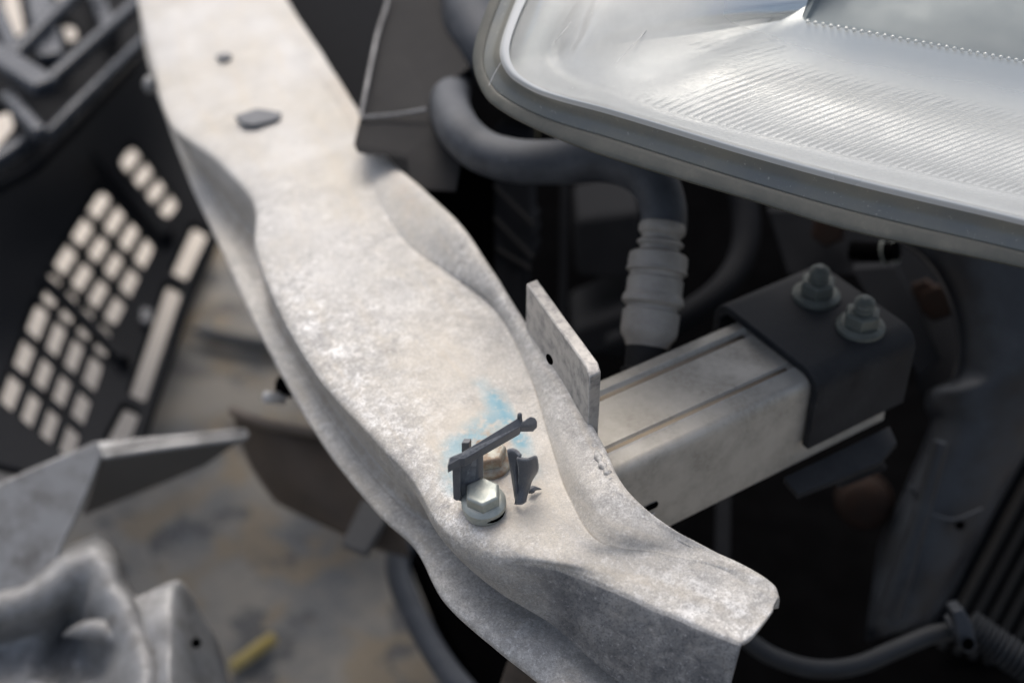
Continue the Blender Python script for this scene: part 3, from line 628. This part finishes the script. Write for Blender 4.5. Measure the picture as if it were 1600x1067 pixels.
bar("tank_post", D(845, 150, .93), D(833, 230, .93), .004, .006, worn("olive_strip", (.10, .09, .05), (.16, .14, .09), .5), tk)
fs = thing("fan_shroud", D(940, 400, 1.0), "nearly black stepped fan shroud seen between the hose and the connector", "fan shroud")
prism("shroud_upper", [D(x, y, d) for x, y, d in ((898,345,1.0),(940,338,.99),(1000,330,.98),(1000,430,.98),(960,440,.985),(900,432,1.0))], Vector((0, .05, 0)), BLACK_PL, fs, bevel=.003)
prism("shroud_lower", [D(x, y, d) for x, y, d in ((895,560,1.0),(990,545,.98),(990,480,.98),(893,520,1.0))], Vector((0, .05, 0)), BLACK_PL, fs, bevel=.003)
wl = thing("bay_dark_sheet", D(1100, 500, 1.25), "black sheet added at the back of the engine bay in place of its deep shade", "panel")
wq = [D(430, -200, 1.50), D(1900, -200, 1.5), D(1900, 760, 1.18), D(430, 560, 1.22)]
prism("bay_sheet", wq, Vector((0, .01, 0)), DEEP, wl)  # black sheet added so gaps in the bay come out dark
us = thing("undersheet", P(1100, 950, .18), "added flat black undertray in the dark below the beam and rail", "undersheet")
prism("under_shade_sheet", [P(x, y, .17) for x, y in ((640,880),(560,760),(700,600),(1900,600),(2000,1200),(840,1300),(760,1120),(690,1000))], -Z * .004, DEEP, us)  # black sheet added where the ground under the car lies in shade
prism("under_shade_lip", [P(640, 880, .17), P(690, 1000, .17), P(760, 1120, .17), P(772, 1110, .20), P(702, 995, .20), P(652, 880, .20)], Vector((.003, 0, .001)), DEEP, us)

# ------------------------------------------------------------------ right-hand body leg
lg = thing("radiator_support_leg", D(1450, 900, .85), "blue-black painted steel support leg with arched opening, at the right edge below the headlamp", "support leg")
lpx = [(1405,376,.83),(1440,402,.83),(1466,434,.825),(1486,478,.82),(1496,525,.82),(1497,560,.82),(1488,592,.82),(1462,600,.82),(1448,612,.82),(1446,640,.82),(1456,655,.82),(1436,705,.825),(1412,762,.83),(1396,800,.83),(1380,830,.83),(1370,880,.835),(1355,992,.85),(1400,985,.85),(1462,966,.845),(1490,922,.84),(1520,858,.84),(1552,790,.835),(1612,642,.82),(1720,500,.80),(1720,360,.82)]
lL = spline2([(1405,376),(1450,412),(1486,478),(1498,540),(1488,592),(1450,612),(1447,640),(1455,660),(1412,762),(1380,830),(1366,900),(1352,998)], 4)
lR = spline2([(1760,330),(1750,400),(1740,470),(1725,520),(1705,560),(1680,600),(1655,630),(1630,660),(1572,765),(1520,862),(1492,920),(1458,975)], 4)
cols_ = []
for f, off in ((0, .022), (.03, .004), (.10, -.004), (.28, -.013), (.5, -.015), (.72, -.010), (.92, .002), (1, .022)):
    cols_.append([D(a[0] + (b[0] - a[0]) * f, a[1] + (b[1] - a[1]) * f, .822 + .034 * (q / (len(lL) - 1)) + off) for q, (a, b) in enumerate(zip(lL, lR))])
cc = [list(x) for x in zip(*[spline([c_[q] for c_ in cols_], 4) for q in range(len(lL))])]
vv = [v + Vector((mnoise.noise(v * 40), mnoise.noise(v * 40 + Vector((5, 0, 0))), mnoise.noise(v * 55))) * .0016 for r in cc for v in r]
link_mesh("leg_shell", vv, grid_faces(len(cc), len(cc[0])), LEG, lg, solid=.003)
tube("leg_crease", spline([D(1422, 760, 0.818), D(1450, 800, 0.821), D(1490, 812, 0.824), D(1535, 795, 0.824)], 5), .0012, LEG, lg, 8)
tube("leg_rib", spline([D(1470, 690, 0.810), D(1440, 800, 0.818), D(1415, 880, 0.824), D(1390, 960, 0.834)], 5), [.004 + .003 * (i / 15) for i in range(16)], LEG, lg, 10)
tube("leg_edge", spline([D(1405, 377, 0.819), D(1440, 402, 0.818), D(1466, 434, 0.813), D(1486, 478, 0.808), D(1496, 525, 0.808), D(1497, 560, 0.808), D(1490, 590, 0.808)], 4), .0010, DARK_PL, lg, 8)
tube("leg_hole", [D(1500, 820, 0.830), D(1500, 820, 0.834)], .003, DEEP, lg, 12)
ip = thing("inner_gusset", D(1400, 470, .88), "dark steel gusset plate with rusty bolts behind the saddle bracket", "gusset")
prism("gusset_sheet", [D(x, y, d) for x, y, d in ((1200,330,.90),(1520,330,.90),(1520,620,.87),(1440,620,.87),(1420,560,.87),(1350,430,.88),(1230,430,.90))], Vector((0, .006, 0)), BLACK_PL, ip, bevel=.001)
for (x, y, d, r) in ((1297, 358, .885, .011), (1466, 472, .865, .0115), (1445, 455, .868, .008)):
    ax = Vector((-.4, -.75, .45)).normalized(); hexagon("rusty_bolt", D(x, y, d), ax, r, .008, RUST, ip, .4)
prism("gusset_step", [D(x, y, d) for x, y, d in ((1330,420,.86),(1400,415,.86),(1470,560,.85),(1440,590,.845),(1400,540,.845))], Vector((.003, .008, -.002)), BLACK_PL, ip, bevel=.001)
rb_ = thing("rusty_bush", D(1352, 775, .84), "dim rusty round bush in the shade below the rail bracket", "bush")
link_mesh("bush_body", *lathe_geo([(0, .011), (.006, .015), (.014, .015), (.018, .009)], Vector((-.3, -.7, .4)), D(1352, 778, .86), 20), RUST, rb_)
link_mesh("bush_ring", *lathe_geo([(0, .017), (.006, .018), (.008, .012)], Vector((-.3, -.7, .4)), D(1352, 778, .863), 20), RUST, rb_)
sh = thing("clamped_pipe", D(1380, 395, .82), "short black pipe stub with two thin ring clamps just under the headlamp", "pipe")
tube("pipe_body", [D(1330, 392, .83), D(1380, 395, .82), D(1402, 392, .815)], .0058, DEEP, sh, 16)
for a in ((1383, 395), (1399, 393)):
    p0 = D(a[0], a[1], .8185); dirp = (D(1402, 392, .815) - D(1380, 395, .82)).normalized()
    nA = dirp.orthogonal().normalized(); nB = dirp.cross(nA)
    tube("pipe_clamp", [p0 + (nA * math.cos(q * math.pi / 10) + nB * math.sin(q * math.pi / 10)) * .0068 for q in range(21)], .0007, ZINC_DULL, sh, 6)
lr = thing("wheel_arch_liner", D(1560, 850, .95), "brown-black ribbed wheel arch liner in the bottom right corner", "liner")
prism("liner_sheet", [D(x, y, d) for x, y, d in ((1440,1000,.97),(1640,600,.93),(1780,600,.93),(1780,1200,1.0),(1440,1200,1.0))], Vector((0, .006, -.004)), BLACK_PL, lr)
for k in range(9):
    x0 = 1500 + k * 24; 
    tube("liner_rib", [D(x0 - 30, 1010 + k * 8, .955), D(x0 + 60, 840 + k * 8, .945), D(x0 + 150, 670 + k * 8, .93)], .0032, worn("liner_brown", (.009, .008, .007), (.022, .019, .016), .5) if k == 0 else bpy.data.materials["liner_brown"], lr, 8)
cb = thing("wiring_cable", D(1300, 1045, .78), "black wiring cable sagging below the support leg with a clip and corrugated sleeve", "cable")
tube("cable_run", spline([D(1110, 940, .80), D(1160, 992, .79), D(1205, 1024, .785), D(1270, 1044, .78), D(1335, 1040, .78), D(1400, 1014, .785), D(1460, 990, .79), D(1525, 985, .79)], 6), .0053, CABLE, cb, 14)
cp = spline([D(1510, 975, .795), D(1560, 1010, .79), D(1620, 1050, .785), D(1690, 1100, .78)], 20)
tube("corrugated_sleeve", cp, [.0098 if i % 3 else .0082 for i in range(len(cp))], CABLE, cb, 16)
prism("cable_clip", [D(x, y, .775) for x, y in ((1488,955),(1505,950),(1520,975),(1528,1012),(1512,1022),(1498,1010),(1494,985))], Vector((0, .012, -.006)), LEG, cb, bevel=.001)
lathe("clip_eyelet", [(0, .003), (.001, .0036), (.002, .003)], Vector((0, -.8, .6)), D(1512, 1005, .772), DEEP, cb, 14)
tube("cable_tie", spline([D(1478, 962, .785), D(1492, 985, .778), D(1500, 1005, .782)], 4), .0016, LEG, cb, 8)
bar_ = thing("strut", D(1130, 840, .95), "thin grey vertical strut seen in the gap between rail and beam", "strut")
bar("strut_bar", D(1131, 740, .90), D(1126, 1000, .86), .009, .006, BLACK_PL, bar_)

# ------------------------------------------------------------------ removed grille on the left
ZG = .26
gr = thing("removed_grille", P(150, 520, ZG), "black plastic lower grille with square mesh openings, lying beside the beam at left", "grille")
def inset_round(q, r=6, n=3):
    out = []; k = len(q)
    for i in range(k):
        p, a, b = Vector(q[i]), Vector(q[i - 1]), Vector(q[(i + 1) % k])
        ra = min(r, (a - p).length * .45); rb2 = min(r, (b - p).length * .45)
        s, e = p + (a - p).normalized() * ra, p + (b - p).normalized() * rb2
        for j in range(n + 1):
            t = j / n; out.append(tuple(s * (1 - t) ** 2 + p * 2 * t * (1 - t) + e * t * t))
    return out
def holed_panel(name, outline, holes, z, mat, parent, th=.006, bev=.0012):
    cu = bpy.data.curves.new(name, 'CURVE'); cu.dimensions = '2D'; cu.fill_mode = 'BOTH'; cu.extrude = th / 2; cu.bevel_depth = bev; cu.bevel_resolution = 1
    org = P(*outline[0], z)
    for q in [outline] + holes:
        s = cu.splines.new('POLY'); s.use_cyclic_u = True; pts = [P(x, y, z) - org for x, y in q]; s.points.add(len(pts) - 1)
        for sp_, v in zip(s.points, pts): sp_.co = (v.x, v.y, 0, 1)
    tmp = bpy.data.objects.new("tmp", cu); C.objects.link(tmp)
    dg = bpy.context.evaluated_depsgraph_get(); me = bpy.data.meshes.new_from_object(tmp.evaluated_get(dg))
    bpy.data.objects.remove(tmp); me.materials.clear()
    return link_data(name, me, org, mat, parent)
quads = [   # TL, TR, BR, BL, columns, rows
 ((55,466),(166,572),(114,728),(-6,628),4,3),
 ((80,438),(178,542),(167,570),(57,464),4,1),
 ((157,290),(246,388),(181,520),(78,414),4,3),
 ((76,418),(179,522),(170,545),(70,436),4,1),
 ((205,222),(284,322),(262,352),(182,254),4,1),
]
slots = [[(300,350),(331,366),(293,447),(263,431)], [(259,441),(289,457),(229,637),(197,621)], [(193,631),(224,647),(208,690),(180,706),(160,692)]]
outline = [(-120,300),(40,240),(150,150),(222,40),(262,150),(300,290),(337,348),(340,372),(300,460),(238,645),(220,700),(204,722),(180,735),(120,752),(60,745),(-120,700)]
holed_panel("grille_panel", outline, [inset_round(q[:4], 14) for q in quads] + [inset_round(s, 8) for s in slots], ZG, BLACK_PL, gr, .006)
def bil(q, a, b): return tuple((q[0][i]*(1-a) + q[1][i]*a)*(1-b) + (q[3][i]*(1-a) + q[2][i]*a)*b for i in (0, 1))
for q in quads:
    nc_, nr_ = q[4], q[5]
    for i in range(1, nc_):
        a, b = bil(q, i / nc_, 0), bil(q, i / nc_, 1); bar("grille_bar", P(*a, ZG), P(*b, ZG), .0064, .005, BLACK_PL, gr)
    for j in range(1, nr_):
        a, b = bil(q, 0, j / nr_), bil(q, 1, j / nr_); bar("grille_bar", P(*a, ZG), P(*b, ZG), .0070, .005, BLACK_PL, gr)
bar("grille_brace", P(66, 436, ZG + .012), P(196, 566, ZG + .012), .006, .012, BLACK_PL, gr)
bar("grille_brace", P(150, 236, ZG + .012), P(262, 372, ZG + .012), .011, .012, BLACK_PL, gr)
prism("grille_tab", [P(x, y, ZG + .009) for x, y in ((222,484),(240,490),(236,512),(220,506))], Z * .004, GLOSS, gr)
pb = thing("pale_board", P(120, 400, .02), "pale beige board under the grilles at left, seen only through their openings", "painted panel")
prism("board_sheet", [P(x, y, .025) for x, y in ((-160,-60),(215,-60),(240,150),(300,320),(331,352),(326,396),(298,455),(266,550),(224,660),(196,712),(150,720),(-160,660))], -Z * .006, PALE, pb)  # pale filler behind the grille openings
ug = thing("upper_grille", P(80, 120, .40), "glossy grey-blue plastic upper grille pieces stacked in the top left corner", "grille")
holed_panel("upper_panel", [(-120,-120),(250,-120),(250,20),(205,110),(60,262),(-120,360)], [inset_round(q, 6) for q in ([(2,-30),(30,-10),(42,58),(24,66),(2,22)], [(95,36),(116,36),(126,66),(106,74)], [(86,-20),(112,-20),(108,18),(90,14)], [(-30,180),(16,168),(26,205),(-10,250)])], .37, BLACK_PL, ug)
for (x0, y0, x1, y1, wd, zz) in ((64,142,240,-16,.010,.405),(74,214,250,40,.008,.395),(24,88,150,-40,.010,.41),(-20,80,74,138,.022,.415),(10,150,64,212,.012,.40),(52,-60,80,95,.022,.40),(-20,-20,26,92,.012,.41),(-30,270,60,210,.010,.385),(130,-60,175,60,.014,.39)):
    bar("grille_slat", P(x0, y0, zz), P(x1, y1, zz), wd, .012, GLOSS, ug, bevel=.003)

# ------------------------------------------------------------------ bent metal bracket, lower left
bb = thing("torn_metal_bracket", P(150, 950, .22), "crumpled grey metal bracket with a long arm, in the lower left corner", "metal bracket")
def PB(x, y, z): return P(x, y, z + .06)
prism("bracket_plate", [PB(*q) for q in ((-60,782,.265),(40,735,.268),(150,689,.272),(166,692,.272),(150,735,.262),(128,790,.25),(98,850,.238),(78,905,.228),(20,930,.222),(-60,965,.215))], Vector((-.001, .003, -.004)), GREY_CAST, bb, bevel=.0012)
prism("arm_top", [PB(*q) for q in ((150,689,.2725),(250,680,.274),(330,673,.275),(384,668,.276),(389,676,.276),(386,684,.275),(270,698,.2735),(160,714,.2705))], -Z * .003, GREY_CAST, bb, bevel=.001)
prism("arm_web", [PB(*q) for q in ((160,714,.2695),(270,698,.2715),(386,684,.274),(372,692,.262),(320,728,.225),(262,752,.205),(200,776,.19),(130,806,.19))], Vector((-.001, .004, .003)), DARK_CAST, bb, bevel=.0006)  # same metal as the arm; its underside shade is in this darker colour
sheetb("crumpled_casting", [
 [(-60,930,.20),(24,915,.205),(68,880,.21),(116,855,.215),(156,846,.218),(180,866,.218),(192,903,.214),(208,930,.21),(224,950,.206),(238,985,.20),(246,1030,.195),(250,1120,.19)],
 [(-60,950,.222),(28,932,.226),(75,900,.231),(120,876,.236),(150,866,.238),(170,884,.237),(182,922,.232),(198,950,.228),(213,982,.224),(226,1020,.22),(232,1060,.216),(234,1130,.21)],
 [(-60,985,.216),(30,962,.218),(80,936,.222),(118,916,.224),(142,920,.224),(150,944,.222),(166,970,.218),(180,998,.215),(190,1028,.211),(196,1060,.207),(198,1090,.204),(200,1140,.20)],
 [(-60,1020,.188),(30,1002,.188),(70,988,.188),(98,984,.172),(112,996,.172),(120,1012,.172),(126,1026,.172),(132,1040,.170),(136,1058,.170),(138,1075,.182),(139,1100,.18),(140,1150,.178)],
 [(-60,1100,.178),(0,1090,.178),(30,1085,.178),(50,1082,.178),(60,1084,.178),(66,1088,.178),(70,1094,.178),(74,1100,.176),(78,1108,.176),(80,1116,.174),(82,1130,.172),(84,1160,.17)]], GREY_CAST, bb, .003)
tube("inner_ridge", spline([PB(100, 992, .204), PB(130, 984, .212), PB(165, 986, .215), PB(190, 1003, .214), PB(200, 1020, .210)], 5), [.001 + .006 * math.sin(math.pi * i / 20) for i in range(21)], GREY_CAST, bb, 12)
sheetb("bracket_ear", [[(200,940,.225),(235,922,.228),(272,904,.230),(290,914,.218),(316,965,.190)], [(222,985,.222),(245,972,.226),(270,960,.228),(302,975,.210),(342,1000,.178)], [(240,1050,.216),(255,1040,.220),(268,1030,.222),(314,1040,.200),(356,1060,.170)], [(250,1130,.21),(260,1120,.214),(270,1110,.216),(318,1120,.192),(362,1130,.164)]], GREY_CAST, bb, .004)
lathe("ear_hole", [(0, .0030), (.0008, .0030)], Vector((.5, -.5, .6)), PB(306, 1004, .2165), DEEP, bb, 16)

# ------------------------------------------------------------------ things low down in the gap
sg = thing("splash_guard", P(470, 750, .30), "curved mud-brown splash guard hanging below the beam", "splash guard")
sheet("guard_sheet", [[(362,640,.30),(385,650,.302),(420,662,.30),(520,680,.29),(600,690,.28)], [(372,680,.275),(420,700,.285),(480,715,.285),(560,740,.275),(620,760,.27)], [(392,730,.25),(430,750,.265),(490,770,.27),(560,795,.265),(630,815,.262)], [(430,785,.225),(470,805,.24),(520,828,.25),(580,855,.252),(640,870,.25)]], BROWN, sg, .003)
tube("guard_lip", spline([P(362, 640, .303), P(385, 650, .305), P(420, 662, .303), P(520, 680, .293)], 4), .0035, worn("brown_lip", (.17, .14, .115), (.10, .08, .065), .6), sg, 8)
prism("guard_block", [P(x, y, .275) for x, y in ((566,778),(610,800),(572,866),(532,850))], Vector((0, .006, -.01)), DARK_CAST, sg, bevel=.002)
tp = thing("tow_pin", P(436, 615, .40), "small bright metal pin poking out from under the beam's left rim", "pin")
link_mesh("pin_shaft", *lathe_geo([(0, .0035), (.012, .0035), (.013, .002)], Vector((-.6, -.3, .3)), P(444, 622, .40), 14), PUTTY, tp)
link_mesh("pin_collar", *lathe_geo([(-.004, .006), (.004, .006)], Vector((-.6, -.3, .3)), P(446, 620, .40) + Vector((0, .004, .004)), 14), DEEP, tp)
st_ = tag(tube("dark_stick", spline([P(298, 516, .012), P(330, 524, .014), P(380, 534, .014), P(440, 544, .012)], 4), [.003 + .005 * min(1, i / 4) for i in range(13)], LEG, None, 10), "thin blue-black plastic strip lying on the concrete by the beam", "plastic strip")
ys = tag(tube("yellow_stick", [P(362, 1042, .012), P(380, 1030, .012), P(410, 1008, .012), P(428, 996, .012)], [.0048, .0054, .0056, .0050], YELLOW, None, 14), "short yellow wooden stick lying on the stained concrete, bottom left", "stick")
rh = thing("rubber_edging", P(660, 990, .20), "curved dusty black rubber edging along the dark undertray", "rubber edging")
tube("edging_run", spline([P(640, 838, .22), P(622, 870, .215), P(628, 915, .21), P(655, 975, .205), P(690, 1035, .20), P(735, 1090, .20), P(790, 1140, .20)], 6), .0085, RUBBER, rh, 14)
gs = thing("metal_stub", P(795, 1055, .30), "small dull brown stub below the beam's lower rim", "metal stub")
link_mesh("stub_body", *lathe_geo([(0, .010), (.05, .010), (.055, .007), (.06, .007)], Vector((.1, -.1, .6)), P(795, 1120, .30), 16), BROWN, gs)
